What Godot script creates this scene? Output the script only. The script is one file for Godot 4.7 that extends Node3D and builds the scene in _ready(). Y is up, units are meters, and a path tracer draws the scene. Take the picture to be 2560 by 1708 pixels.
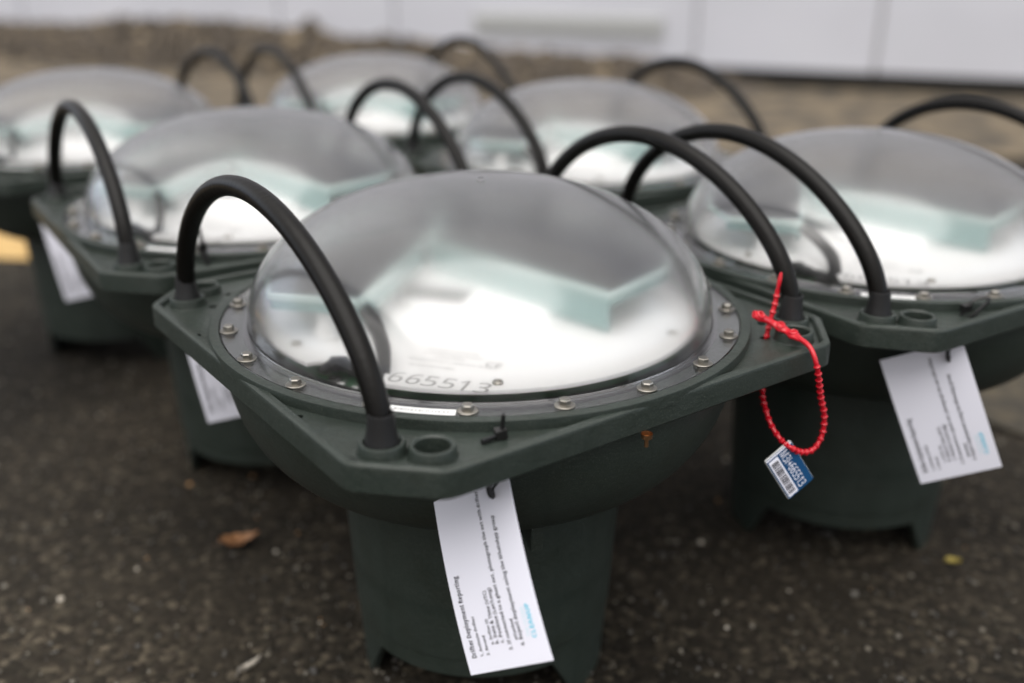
extends Node3D
# Six drifting buoys on rough asphalt in front of a white clad building.

const RY := 0.264                      # height of the buoy's bolt ring above the ground
const DIAG := 0.2212                  # distance of the chamfered corners from the axis
const CHAM := 0.0245                  # half width of a chamfer
var M := {}
var rng := RandomNumberGenerator.new()

# ---------------------------------------------------------------- helpers
func lin(r: float, g: float, b: float, a := 1.0) -> Color:
	var c := Color(r, g, b).linear_to_srgb()
	c.a = a
	return c

func mat(col: Color, rough := 0.5, metal := 0.0) -> StandardMaterial3D:
	var m := StandardMaterial3D.new()
	m.albedo_color = col
	m.roughness = rough
	m.metallic = metal
	return m

func noise_tex(kind: int, freq: float, size: int, sd: int, ramp: Gradient = null, normal := false, bump := 4.0, ret := -1, oct := 4) -> NoiseTexture2D:
	var n := FastNoiseLite.new()
	n.noise_type = kind as FastNoiseLite.NoiseType
	n.frequency = freq
	n.seed = sd
	n.fractal_octaves = oct
	if oct <= 1:
		n.fractal_type = FastNoiseLite.FRACTAL_NONE
	if ret >= 0:
		n.cellular_return_type = ret as FastNoiseLite.CellularReturnType
	var t := NoiseTexture2D.new()
	t.width = size
	t.height = size
	t.seamless = true
	t.noise = n
	t.as_normal_map = normal
	t.bump_strength = bump
	if ramp:
		t.color_ramp = ramp
	return t

func ramp(list: Array, hard := false) -> Gradient:
	var g := Gradient.new()
	var o := PackedFloat32Array()
	var c := PackedColorArray()
	for e in list:
		o.append(e[0])
		c.append(e[1])
	g.offsets = o
	g.colors = c
	if hard:
		g.interpolation_mode = Gradient.GRADIENT_INTERPOLATE_CONSTANT
	return g

func tri_plane(m: StandardMaterial3D, s: float, world := true) -> void:
	m.uv1_triplanar = true
	m.uv1_world_triplanar = world
	m.uv1_scale = Vector3(s, s, s)

# A soup is a PackedVector3Array of triangles, counter-clockwise seen from outside.
func tri(s: PackedVector3Array, a: Vector3, b: Vector3, c: Vector3) -> void:
	s.append(a); s.append(b); s.append(c)

func quad(s: PackedVector3Array, a: Vector3, b: Vector3, c: Vector3, d: Vector3) -> void:
	tri(s, a, b, c)
	tri(s, a, c, d)

func mesh_of(s: PackedVector3Array, smooth_deg := 38.0) -> ArrayMesh:
	var n := s.size() / 3
	var fn := PackedVector3Array()
	fn.resize(n)
	var near := {}
	var keys: Array[Vector3i] = []
	keys.resize(n * 3)
	for i in n:
		var f := (s[i * 3 + 1] - s[i * 3]).cross(s[i * 3 + 2] - s[i * 3])
		fn[i] = f
		for k in 3:
			var v := s[i * 3 + k]
			var key := Vector3i(roundi(v.x * 5e4), roundi(v.y * 5e4), roundi(v.z * 5e4))
			keys[i * 3 + k] = key
			if near.has(key):
				near[key].append(i)
			else:
				near[key] = [i]
	var vs := PackedVector3Array()
	var ns := PackedVector3Array()
	var lim := cos(deg_to_rad(smooth_deg))
	for i in n:
		if fn[i].length_squared() < 1e-22:
			continue
		var u := fn[i].normalized()
		for k in [0, 2, 1]:
			var sum := Vector3.ZERO
			for j in near[keys[i * 3 + k]]:
				var o := fn[j]
				if o.length_squared() > 1e-22 and o.normalized().dot(u) > lim:
					sum += o
			vs.append(s[i * 3 + k])
			ns.append(sum.normalized() if sum.length_squared() > 1e-24 else u)
	var a := []
	a.resize(Mesh.ARRAY_MAX)
	a[Mesh.ARRAY_VERTEX] = vs
	a[Mesh.ARRAY_NORMAL] = ns
	var m := ArrayMesh.new()
	m.add_surface_from_arrays(Mesh.PRIMITIVE_TRIANGLES, a)
	return m

# surface of revolution; the profile runs upwards on the outside
func lathe(s: PackedVector3Array, prof: Array, segs := 48, c := Vector3.ZERO) -> void:
	for i in segs:
		var a0 := TAU * i / segs
		var a1 := TAU * (i + 1) / segs
		var d0 := Vector3(sin(a0), 0, cos(a0))
		var d1 := Vector3(sin(a1), 0, cos(a1))
		for k in prof.size() - 1:
			var p: Vector2 = prof[k]
			var q: Vector2 = prof[k + 1]
			var A := c + d0 * p.x + Vector3(0, p.y, 0)
			var B := c + d1 * p.x + Vector3(0, p.y, 0)
			var C := c + d1 * q.x + Vector3(0, q.y, 0)
			var D := c + d0 * q.x + Vector3(0, q.y, 0)
			if p.x < 1e-7:
				tri(s, A, C, D)
			elif q.x < 1e-7:
				tri(s, A, B, C)
			else:
				quad(s, A, B, C, D)

func tube(s: PackedVector3Array, pts: PackedVector3Array, rad: Array, sides := 12, flat := 1.0, flat_dir := Vector3.ZERO) -> void:
	var n := pts.size()
	var up := Vector3.ZERO
	var rings: Array = []
	for i in n:
		var t := (pts[mini(i + 1, n - 1)] - pts[maxi(i - 1, 0)]).normalized()
		if i == 0:
			up = flat_dir if flat_dir != Vector3.ZERO else (Vector3.UP if absf(t.y) < 0.9 else Vector3.RIGHT)
		up = (up - t * up.dot(t)).normalized()
		var side := t.cross(up)
		var ring := PackedVector3Array()
		for k in sides:
			var a := TAU * k / sides
			ring.append(pts[i] + (side * cos(a) + up * sin(a) * flat) * rad[mini(i, rad.size() - 1)])
		rings.append(ring)
	for i in n - 1:
		for k in sides:
			var k1 := (k + 1) % sides
			quad(s, rings[i][k], rings[i + 1][k], rings[i + 1][k1], rings[i][k1])
	for k in sides:
		var k1 := (k + 1) % sides
		tri(s, pts[0], rings[0][k], rings[0][k1])
		tri(s, pts[n - 1], rings[n - 1][k1], rings[n - 1][k])

func curve(ctrl: Array, step := 0.002) -> PackedVector3Array:
	# Catmull-Rom through the control points, resampled evenly
	var out := PackedVector3Array()
	var c := Curve3D.new()
	c.bake_interval = step
	for i in ctrl.size():
		var a: Vector3 = ctrl[maxi(i - 1, 0)]
		var b: Vector3 = ctrl[mini(i + 1, ctrl.size() - 1)]
		var t := (b - a) / 6.0
		c.add_point(ctrl[i], -t, t)
	var L := c.get_baked_length()
	var n := maxi(2, int(L / step))
	for i in n + 1:
		out.append(c.sample_baked(L * i / n, true))
	return out

func ccw(p: PackedVector2Array) -> PackedVector2Array:
	# orders the outline so that its area in (x, z) is the same way round for every caller
	var q := p.duplicate()
	if Geometry2D.is_polygon_clockwise(q):
		q.reverse()
	return q

func cap(s: PackedVector3Array, poly: PackedVector2Array, y: float, facing_up := true) -> void:
	var idx := Geometry2D.triangulate_polygon(poly)
	for i in range(0, idx.size(), 3):
		var a := poly[idx[i]]
		var b := poly[idx[i + 1]]
		var c := poly[idx[i + 2]]
		var A := Vector3(a.x, y, a.y)
		var B := Vector3(b.x, y, b.y)
		var C := Vector3(c.x, y, c.y)
		if ((B - A).cross(C - A).y > 0) == facing_up:
			tri(s, A, B, C)
		else:
			tri(s, A, C, B)

# wall between two outlines with the same number of points, seen from outside (or inside)
func wall(s: PackedVector3Array, lo: PackedVector2Array, y0: float, hi: PackedVector2Array, y1: float, outside := true) -> void:
	var n := lo.size()
	for i in n:
		var j := (i + 1) % n
		var A := Vector3(lo[i].x, y0, lo[i].y)
		var B := Vector3(lo[j].x, y0, lo[j].y)
		var C := Vector3(hi[j].x, y1, hi[j].y)
		var D := Vector3(hi[i].x, y1, hi[i].y)
		if outside:
			quad(s, A, D, C, B)
		else:
			quad(s, A, B, C, D)

func inset(p: PackedVector2Array, d: float) -> PackedVector2Array:
	# moves every edge of a ccw() outline inwards by d
	var n := p.size()
	var out := PackedVector2Array()
	for i in n:
		var e0 := (p[i] - p[(i + n - 1) % n]).normalized()
		var e1 := (p[(i + 1) % n] - p[i]).normalized()
		var n0 := Vector2(-e0.y, e0.x)
		var n1 := Vector2(-e1.y, e1.x)
		var b := (n0 + n1).normalized()
		out.append(p[i] + b * d / maxf(0.3, b.dot(n1)))
	return out

func fillet(p: PackedVector2Array, r: float, seg := 5) -> PackedVector2Array:
	var n := p.size()
	var out := PackedVector2Array()
	for i in n:
		var a := p[(i + n - 1) % n]
		var b := p[i]
		var c := p[(i + 1) % n]
		var l := minf(r, 0.45 * minf(a.distance_to(b), b.distance_to(c)))
		var s := b + (a - b).normalized() * l
		var e := b + (c - b).normalized() * l
		for k in seg + 1:
			var t := float(k) / seg
			out.append(s.lerp(b, t).lerp(b.lerp(e, t), t))
	return out

func circle(r: float, n: int, c := Vector2.ZERO) -> PackedVector2Array:
	var o := PackedVector2Array()
	for i in n:
		var a := TAU * i / n
		o.append(c + Vector2(cos(a), sin(a)) * r)
	return o

func bridge(outer: PackedVector2Array, hole: PackedVector2Array) -> PackedVector2Array:
	var bi := 0
	var bj := 0
	var best := 1e9
	for i in outer.size():
		for j in hole.size():
			var d := outer[i].distance_squared_to(hole[j])
			if d < best:
				best = d; bi = i; bj = j
	var h := hole.duplicate()
	if Geometry2D.is_polygon_clockwise(h) == Geometry2D.is_polygon_clockwise(outer):
		h.reverse()
		bj = hole.size() - 1 - bj
	var out := PackedVector2Array()
	for i in bi + 1:
		out.append(outer[i])
	for j in h.size() + 1:
		out.append(h[(bj + j) % h.size()])
	for i in range(bi, outer.size()):
		out.append(outer[i])
	return out

func box(s: PackedVector3Array, c: Vector3, size: Vector3, b := Basis.IDENTITY) -> void:
	var h := size * 0.5
	var v: Array[Vector3] = []
	for i in 8:
		v.append(c + b * Vector3(h.x * (1 if i & 1 else -1), h.y * (1 if i & 2 else -1), h.z * (1 if i & 4 else -1)))
	quad(s, v[4], v[5], v[7], v[6])
	quad(s, v[1], v[0], v[2], v[3])
	quad(s, v[5], v[1], v[3], v[7])
	quad(s, v[0], v[4], v[6], v[2])
	quad(s, v[6], v[7], v[3], v[2])
	quad(s, v[0], v[1], v[5], v[4])

func number(parent: Node, called: String) -> String:
	if not parent.has_node(called):
		return called
	var i := 1
	while parent.has_node("%s_%03d" % [called, i]):
		i += 1
	return "%s_%03d" % [called, i]

func part(parent: Node, called: String, mesh: Mesh, m: Material, at := Transform3D.IDENTITY) -> MeshInstance3D:
	var o := MeshInstance3D.new()
	o.mesh = mesh
	o.material_override = m
	o.transform = at
	o.name = number(parent, called)
	parent.add_child(o, true)
	return o

func tag(o: Node, label: String, category := "", group := "", kind := "") -> void:
	if label: o.set_meta("label", label)
	if category: o.set_meta("category", category)
	if group: o.set_meta("group", group)
	if kind: o.set_meta("kind", kind)

func thing(called: String, at: Vector3, turn := 0.0) -> Node3D:
	var o := Node3D.new()
	o.name = number(self, called)
	add_child(o, true)
	o.position = at
	o.rotation.y = turn
	return o

func font(bold := false, mono := false) -> SystemFont:
	var f := SystemFont.new()
	f.font_names = PackedStringArray(["Droid Sans Mono" if mono else "Droid Sans"])
	f.font_weight = 700 if bold else 400
	return f

# lettering as flat triangles: start, width along u, cap direction v; put = Callable(Vector2)->Vector3 in the surface's own coordinates
func lettering(s: PackedVector3Array, text: String, f: Font, start: Vector2, along: Vector2, width: float, put: Callable, tall := 1.0) -> void:
	var t := TextMesh.new()
	t.text = text
	t.font = f
	t.font_size = 32
	t.pixel_size = 0.01
	t.depth = 0.0
	t.horizontal_alignment = HORIZONTAL_ALIGNMENT_LEFT
	t.vertical_alignment = VERTICAL_ALIGNMENT_BOTTOM
	var a := t.get_mesh_arrays()
	var v: PackedVector3Array = a[Mesh.ARRAY_VERTEX]
	var ix: PackedInt32Array = a[Mesh.ARRAY_INDEX] if a[Mesh.ARRAY_INDEX] != null else PackedInt32Array()
	if ix.is_empty():
		for i in v.size(): ix.append(i)
	var lo := Vector3(1e9, 1e9, 0)
	var hi := -lo
	for p in v:
		lo = lo.min(p); hi = hi.max(p)
	var k := width / maxf(hi.x - lo.x, 1e-5)
	var up := Vector2(-along.y, along.x)
	for i in range(0, ix.size(), 3):
		var q: Array[Vector3] = []
		for j in 3:
			var p := v[ix[i + j]]
			q.append(put.call(start + along * (p.x - lo.x) * k + up * (p.y - lo.y) * k * tall))
		tri(s, q[0], q[2], q[1])

# ---------------------------------------------------------------- materials
func make_materials() -> void:
	var g := mat(lin(0.0165, 0.0245, 0.020), 0.42)
	g.metallic_specular = 0.5
	g.heightmap_enabled = true
	g.heightmap_texture = noise_tex(FastNoiseLite.TYPE_SIMPLEX, 0.05, 512, 3)
	g.heightmap_scale = 0.02
	g.roughness_texture = noise_tex(FastNoiseLite.TYPE_SIMPLEX_SMOOTH, 0.012, 512, 8, ramp([[0.0, Color(0.7, 0.7, 0.7)], [0.5, Color(0.9, 0.9, 0.9)], [1.0, Color(1, 1, 1)]]))
	g.roughness = 0.52
	g.albedo_texture = noise_tex(FastNoiseLite.TYPE_SIMPLEX, 0.008, 512, 21, ramp([[0.0, Color(0.88, 0.87, 0.84)], [0.45, Color(0.97, 0.97, 0.97)], [1.0, Color(1, 1, 1)]]))
	g.detail_enabled = true
	g.detail_blend_mode = BaseMaterial3D.BLEND_MODE_MIX
	g.detail_albedo = noise_tex(FastNoiseLite.TYPE_SIMPLEX, 0.11, 1024, 33, ramp([[0.0, Color(0.42, 0.45, 0.42, 0.0)], [0.70, Color(0.42, 0.45, 0.42, 0.0)], [0.80, Color(0.45, 0.47, 0.43, 0.30)], [1.0, Color(0.55, 0.56, 0.50, 0.6)]]))
	g.detail_uv_layer = BaseMaterial3D.DETAIL_UV_2
	g.uv2_triplanar = true
	g.uv2_scale = Vector3(9, 5, 9)
	tri_plane(g, 6.0, false)
	M.green = g
	M.dark_green = mat(lin(0.020, 0.028, 0.025), 0.6)
	var rb := mat(lin(0.0036, 0.0032, 0.0028), 0.38)
	rb.metallic_specular = 0.3
	rb.heightmap_enabled = true
	rb.heightmap_texture = noise_tex(FastNoiseLite.TYPE_SIMPLEX, 0.06, 256, 5)
	rb.heightmap_scale = 0.012
	tri_plane(rb, 14.0, false)
	M.rubber = rb
	M.cuff = mat(lin(0.010, 0.010, 0.0105), 0.42)
	M.gasket = mat(lin(0.012, 0.012, 0.014), 0.3)
	M.steel = mat(lin(0.31, 0.295, 0.265), 0.3, 1.0)
	M.brass = mat(lin(0.36, 0.20, 0.10), 0.4, 1.0)
	var cl := mat(Color(1, 1, 1, 0.0), 0.165)
	cl.refraction_enabled = true
	cl.refraction_scale = 0.05
	M.clear = cl
	var cr: StandardMaterial3D = cl.duplicate()
	cr.roughness = 0.03
	cr.metallic_specular = 0.35
	M.clear_ring = cr
	var w := mat(lin(0.87, 0.87, 0.87), 0.42)
	M.white = w
	M.print = mat(lin(0.36, 0.36, 0.36), 0.6)
	M.pcb = mat(lin(0.02, 0.16, 0.05), 0.4)
	M.glass = mat(lin(0.54, 0.67, 0.655), 0.15)
	M.skirt = mat(lin(0.26, 0.40, 0.395), 0.35)
	M.glass_under = mat(lin(0.52, 0.64, 0.63), 0.5)
	var cell := mat(lin(0.022, 0.024, 0.030), 0.3)
	cell.metallic_specular = 0.5
	cell.heightmap_enabled = true
	cell.heightmap_texture = noise_tex(FastNoiseLite.TYPE_SIMPLEX, 0.09, 512, 17)
	cell.heightmap_scale = 0.03
	tri_plane(cell, 12.0, false)
	M.cell = cell
	M.foam = mat(lin(0.014, 0.014, 0.016), 0.85)
	var paper := mat(lin(0.755, 0.76, 0.85), 0.45)
	M.paper = paper
	M.ink = mat(lin(0.012, 0.012, 0.02), 0.6)
	M.cyan = mat(lin(0.10, 0.55, 0.72), 0.6)
	M.cyan_pale = mat(lin(0.55, 0.74, 0.80), 0.6)
	var red := mat(lin(0.48, 0.007, 0.018), 0.24)
	M.red = red
	M.blue = mat(lin(0.004, 0.055, 0.15), 0.35)
	M.black_plastic = mat(lin(0.008, 0.008, 0.008), 0.35)
	M.sticker = mat(lin(0.7, 0.71, 0.71), 0.4)

# ---------------------------------------------------------------- the buoy
func outline() -> PackedVector2Array:
	var p := PackedVector2Array()
	for c in [Vector2(-CHAM, DIAG), Vector2(CHAM, DIAG), Vector2(DIAG, CHAM), Vector2(DIAG, -CHAM), Vector2(CHAM, -DIAG), Vector2(-CHAM, -DIAG), Vector2(-DIAG, -CHAM), Vector2(-DIAG, CHAM)]:
		p.append(c)
	return ccw(p)

func flange_mesh() -> ArrayMesh:
	var s := PackedVector3Array()
	var o := fillet(outline(), 0.006, 4)
	var bot := RY - 0.0165
	var rim_y := RY - 0.0010
	var top_y := RY + 0.0016
	var floor_y := RY - 0.0046
	var b0 := inset(o, 0.0012)
	var t1 := inset(o, 0.0007)
	var t2 := inset(o, 0.0024)
	wall(s, b0, bot, o, bot + 0.0012)
	wall(s, o, bot + 0.0012, inset(o, 0.0001), rim_y - 0.0024)
	wall(s, inset(o, 0.0001), rim_y - 0.0024, t1, rim_y - 0.0007)
	wall(s, t1, rim_y - 0.0007, t2, rim_y)
	cap(s, b0, bot, false)
	# pockets in the four corners
	var rim := inset(o, 0.0058)
	var ring := circle(0.1738, 160)
	var wide: Array = []
	for p0 in Geometry2D.clip_polygons(rim, ring):
		var p := ccw(p0)
		var w := inset(p, -0.0012)
		wide.append(w)
		wall(s, p, floor_y, p, rim_y - 0.0012, false)
		wall(s, p, rim_y - 0.0012, w, rim_y, false)
		var c := Vector2.ZERO
		for v in p: c += v
		c = c.normalized()
		var k := roundi(rad_to_deg(atan2(c.x, c.y)) / 90.0)
		var floor_poly := p
		for h in [Vector3(-0.0124, 0.2, 0.0104), Vector3(0.0124, 0.2, 0.0104), Vector3(-0.0132, 0.1822, 0.0029), Vector3(0.0132, 0.1822, 0.0029), Vector3(-0.0655, 0.1685, 0.0022), Vector3(0.0655, 0.1685, 0.0022)]:
			var at := Vector2(h.x, h.y).rotated(-k * PI / 2)
			var hole := circle(h.z, 24 if h.z > 0.005 else 12, at)
			floor_poly = bridge(floor_poly, hole)
			if h.z < 0.005:
				wall(s, ccw(hole), bot + 0.0004, ccw(hole), floor_y, false)
		cap(s, floor_poly, floor_y)
	# top face in eight sectors
	var seat := circle(0.1725, 160)
	for k in 8:
		var a := k * PI / 4
		var b := a + PI / 4
		var wedge := PackedVector2Array([Vector2.ZERO, Vector2(cos(a), sin(a)), Vector2(cos(b), sin(b))])
		for q in Geometry2D.intersect_polygons(t2, wedge):
			for r in Geometry2D.clip_polygons(q, seat):
				var pieces: Array = [r]
				for w in wide:
					var nxt: Array = []
					for x in pieces:
						for y in Geometry2D.clip_polygons(x, w):
							nxt.append(y)
					pieces = nxt
				for x in pieces:
					cap(s, x, rim_y)
	# raised ring and the seat of the dome
	lathe(s, [Vector2(0.1741, floor_y - 0.001), Vector2(0.1739, top_y - 0.0010), Vector2(0.1736, top_y - 0.0003), Vector2(0.1729, top_y), Vector2(0.1684, top_y), Vector2(0.1677, top_y - 0.0005), Vector2(0.1676, RY - 0.0045), Vector2(0.136, RY - 0.0045), Vector2(0.136, RY - 0.0145)], 140)
	return mesh_of(s)

func hull_mesh() -> ArrayMesh:
	var s := PackedVector3Array()
	var prof: Array = [Vector2(0.0965, RY - 0.112), Vector2(0.0978, RY - 0.103)]
	for i in 15:
		var t := (i + 0.0) / 14.0 * PI / 2
		prof.append(Vector2(0.1008 + 0.0657 * sin(t), RY - 0.0168 - 0.082 * cos(t)))
	lathe(s, prof, 96)
	return mesh_of(s)

func base_mesh() -> ArrayMesh:
	var s := PackedVector3Array()
	var n := 192
	var ro := func(y: float) -> float: return lerpf(0.0888, 0.0978, clampf(y / (RY - 0.10), 0, 1)) - (0.0008 if y < 0.052 else 0.0)
	var low := func(a: float) -> float:
		var d := absf(rad_to_deg(wrapf(a - roundf(a / PI) * PI, -PI, PI)))
		return 0.038 * clampf((56.0 - d) / 15.0, 0.0, 1.0)
	var ys := [0.0, 0.051, 0.0522, 0.09, 0.13, RY - 0.098]
	for i in n:
		var a0 := TAU * i / n
		var a1 := TAU * (i + 1) / n
		var d0 := Vector3(sin(a0), 0, cos(a0))
		var d1 := Vector3(sin(a1), 0, cos(a1))
		var l0: float = low.call(a0)
		var l1: float = low.call(a1)
		for k in ys.size() - 1:
			var y00: float = maxf(ys[k], l0)
			var y10: float = maxf(ys[k], l1)
			var y1: float = ys[k + 1]
			var U := Vector3.UP
			quad(s, d0 * ro.call(y00) + U * y00, d1 * ro.call(y10) + U * y10, d1 * ro.call(y1 - 1e-5) + U * y1, d0 * ro.call(y1 - 1e-5) + U * y1)
			if k == 0:
				var A: Vector3 = d0 * (ro.call(y00) - 0.005) + U * y00
				var B: Vector3 = d1 * (ro.call(y10) - 0.005) + U * y10
				quad(s, A, B, d1 * ro.call(y10) + U * y10, d0 * ro.call(y00) + U * y00)
				quad(s, B, A, d0 * (ro.call(y1) - 0.005) + U * y1, d1 * (ro.call(y1) - 0.005) + U * y1)
	return mesh_of(s, 30)

func hex_bolt_mesh() -> ArrayMesh:
	var s := PackedVector3Array()
	var r := 0.0036
	for i in 6:
		var a0 := TAU * i / 6
		var a1 := TAU * (i + 1) / 6
		var p0 := Vector3(sin(a0), 0, cos(a0))
		var p1 := Vector3(sin(a1), 0, cos(a1))
		var m := (p0 + p1) * 0.5
		quad(s, p0 * r, p1 * r, p1 * r + Vector3(0, 0.0028, 0), p0 * r + Vector3(0, 0.0028, 0))
		quad(s, p0 * r + Vector3(0, 0.0028, 0), p1 * r + Vector3(0, 0.0028, 0), p1 * r * 0.86 + Vector3(0, 0.0035, 0), p0 * r * 0.86 + Vector3(0, 0.0035, 0))
		tri(s, p0 * r * 0.86 + Vector3(0, 0.0035, 0), p1 * r * 0.86 + Vector3(0, 0.0035, 0), Vector3(0, 0.0034, 0))
	return mesh_of(s, 15)

func plate_outline() -> PackedVector2Array:
	# white plate: a disc with a rounded notch at its front left
	var p := PackedVector2Array()
	var r := 0.1385
	var a0 := deg_to_rad(-12.5)
	var a1 := deg_to_rad(-36.0)
	var n := 110
	for i in n + 1:
		var a := lerpf(a0, a1 + TAU, float(i) / n)
		p.append(Vector2(sin(a), cos(a)) * r)
	for v in [Vector2(-0.0785, 0.1135), Vector2(-0.0755, 0.1105), Vector2(-0.071, 0.1085), Vector2(-0.065, 0.109), Vector2(-0.058, 0.1095), Vector2(-0.048, 0.1075), Vector2(-0.040, 0.109), Vector2(-0.035, 0.1135), Vector2(-0.0325, 0.120), Vector2(-0.0315, 0.1275), Vector2(-0.0312, 0.133)]:
		p.append(v)
	return ccw(p)

func make_buoy() -> Node3D:
	var t := thing("drifting_buoy", Vector3.ZERO)
	var U := Vector3(0, RY, 0)
	var fl := part(t, "flange", flange_mesh(), M.green)
	part(t, "hull", hull_mesh(), M.green)
	var base := part(t, "pedestal", base_mesh(), M.green)
	# corner sockets
	var ss := PackedVector3Array()
	lathe(ss, [Vector2(0.0128, -0.0048), Vector2(0.0119, -0.0036), Vector2(0.0116, 0.0006), Vector2(0.0110, 0.0016), Vector2(0.0096, 0.0016), Vector2(0.0089, 0.0008), Vector2(0.0086, -0.0160), Vector2(0.0, -0.0160)], 32)
	var sm := mesh_of(ss)
	for k in 4:
		for e in [-1.0, 1.0]:
			var p := Vector2(e * 0.0124, 0.2).rotated(-k * PI / 2)
			part(t, "socket", sm, M.green, Transform3D(Basis.IDENTITY, U + Vector3(p.x, 0, p.y)))
	# ring of gaskets below the clear flange
	var gs := PackedVector3Array()
	lathe(gs, [Vector2(0.1535, -0.0044), Vector2(0.1535, -0.0030), Vector2(0.152, -0.0027), Vector2(0.1505, -0.0034), Vector2(0.1495, -0.0026), Vector2(0.148, -0.0022), Vector2(0.1465, -0.0034), Vector2(0.145, -0.0026), Vector2(0.143, -0.0026), Vector2(0.1425, -0.0040), Vector2(0.138, -0.0042)], 120, U)
	part(t, "gasket", mesh_of(gs), M.gasket)
	# inside: circuit board, white plate
	var ps := PackedVector3Array()
	lathe(ps, [Vector2(0.1355, -0.0105), Vector2(0.1355, -0.0089), Vector2(0.0, -0.0089)], 72, U)
	var pcb := part(t, "circuit_board", mesh_of(ps), M.pcb)
	var cmps := [[Vector3(-0.058, -0.0072, 0.1205), Vector3(0.004, 0.0035, 0.003), M.white], [Vector3(-0.049, -0.0075, 0.1235), Vector3(0.0035, 0.003, 0.003), M.white], [Vector3(-0.043, -0.0068, 0.117), Vector3(0.008, 0.004, 0.007), M.black_plastic], [Vector3(-0.064, -0.007, 0.113), Vector3(0.006, 0.004, 0.006), M.black_plastic]]
	for c in cmps:
		var cs := PackedVector3Array()
		box(cs, U + c[0], c[1])
		part(pcb, "component", mesh_of(cs), c[2])
	var ws := PackedVector3Array()
	var po := plate_outline()
	var pi2 := inset(po, 0.0006)
	wall(ws, po, RY + 0.0005, po, RY + 0.0022)
	wall(ws, po, RY + 0.0022, pi2, RY + 0.003)
	cap(ws, pi2, RY + 0.003)
	cap(ws, po, RY + 0.0005, false)
	var plate := part(t, "cover_plate", mesh_of(ws), M.white)
	var flat := func(v: Vector2) -> Vector3: return U + Vector3(v.x, 0.00315, -v.y)
	var ls := PackedVector3Array()
	lettering(ls, "665513", font(), Vector2(-0.029, -0.1318), Vector2(0.9885, -0.151).normalized(), 0.0575, flat)
	part(plate, "printed_number", mesh_of(ls), M.print)
	ls = PackedVector3Array()
	lettering(ls, "CE", font(true), Vector2(0.020, -0.103), Vector2(0.9885, -0.151).normalized(), 0.0095, flat)
	for i in 5:
		var x0: float = [-0.016, -0.018, -0.010, -0.024, -0.022][i]
		var z0: float = [0.0835, 0.0885, 0.0945, 0.0985, 0.107][i]
		var wd: float = [0.03, 0.034, 0.018, 0.052, 0.026][i]
		var dir := Vector3(0.9885, 0, 0.151)
		var across := Vector3(-0.151, 0, 0.9885)
		var x := 0.0
		rng.seed = 40 + i
		while x < wd:
			var l := rng.randf_range(0.0006, 0.0024)
			var c0 := U + Vector3(x0, 0.00315, z0) + dir * x
			var hgt := rng.randf_range(0.0012, 0.0019)
			quad(ls, c0, c0 + dir * l, c0 + dir * l - across * hgt, c0 - across * hgt)
			x += l + rng.randf_range(0.0005, 0.0012)
	part(plate, "small_print", mesh_of(ls), M.print)
	# screws in the plate
	var ks := PackedVector3Array()
	lathe(ks, [Vector2(0.0030, 0.0028), Vector2(0.0030, 0.0042), Vector2(0.0024, 0.0047), Vector2(0.0017, 0.0044), Vector2(0.0014, 0.0033), Vector2(0, 0.0033)], 20)
	var km := mesh_of(ks)
	for v in [Vector2(0.0315, 0.1255), Vector2(-0.0943, 0.0876), Vector2(0.1233, 0.0334), Vector2(-0.03, -0.128), Vector2(0.095, -0.09)]:
		part(plate, "screw", km, M.steel, Transform3D(Basis.IDENTITY, U + Vector3(v.x, 0, v.y)))
	# raised cap with its dark label
	var bs := PackedVector3Array()
	lathe(bs, [Vector2(0.060, 0.003), Vector2(0.0592, 0.0058), Vector2(0.057, 0.0072), Vector2(0.054, 0.0076), Vector2(0.0, 0.0080)], 64, U + Vector3(0.0, 0, -0.022))
	var capm := part(t, "antenna_cap", mesh_of(bs), M.white)
	var bl := PackedVector3Array()
	box(bl, U + Vector3(-0.031, 0.0084, 0.000), Vector3(0.046, 0.0008, 0.025), Basis(Vector3.UP, -0.14))
	var lab := StandardMaterial3D.new()
	lab.albedo_texture = noise_tex(FastNoiseLite.TYPE_SIMPLEX, 0.03, 256, 77, ramp([[0.0, lin(0.006, 0.012, 0.028)], [0.60, lin(0.010, 0.016, 0.03)], [0.70, lin(0.10, 0.085, 0.07)], [1.0, lin(0.22, 0.19, 0.15)]]))
	lab.roughness = 0.5
	tri_plane(lab, 20.0, false)
	part(capm, "label_patch", mesh_of(bl), lab)
	# glass-edged solar panels on posts
	var H := 0.025
	var left := ccw(PackedVector2Array([Vector2(-0.1145, 0.077), Vector2(-0.057, 0.079), Vector2(-0.048, -0.049), Vector2(-0.0485, -0.118), Vector2(-0.090, -0.095), Vector2(-0.122, -0.045), Vector2(-0.130, 0.010), Vector2(-0.127, 0.045)]))
	var right := ccw(PackedVector2Array([Vector2(-0.0462, -0.0495), Vector2(0.0865, 0.0435), Vector2(0.120, -0.014), Vector2(0.118, -0.045), Vector2(0.085, -0.095), Vector2(0.03, -0.124), Vector2(-0.0467, -0.119)]))
	for poly in [left, right]:
		var e := PackedVector3Array()
		var f0 := fillet(poly, 0.003, 3)
		var f1 := inset(f0, 0.0005)
		wall(e, f0, RY + H, f0, RY + H + 0.0032)
		wall(e, f0, RY + H + 0.0032, f1, RY + H + 0.0037)
		cap(e, f1, RY + H + 0.0037)
		var pn := part(t, "solar_panel", mesh_of(e), M.glass)
		var c := PackedVector3Array()
		var f2 := fillet(inset(poly, 0.0026), 0.002, 3)
		wall(c, f2, RY + H + 0.0037, f2, RY + H + 0.0041)
		cap(c, f2, RY + H + 0.0041)
		part(pn, "cell_sheet", mesh_of(c), M.cell)
		var d := PackedVector3Array()
		cap(d, f0, RY + H, false)
		part(pn, "backing", mesh_of(d), M.glass_under)
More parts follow.
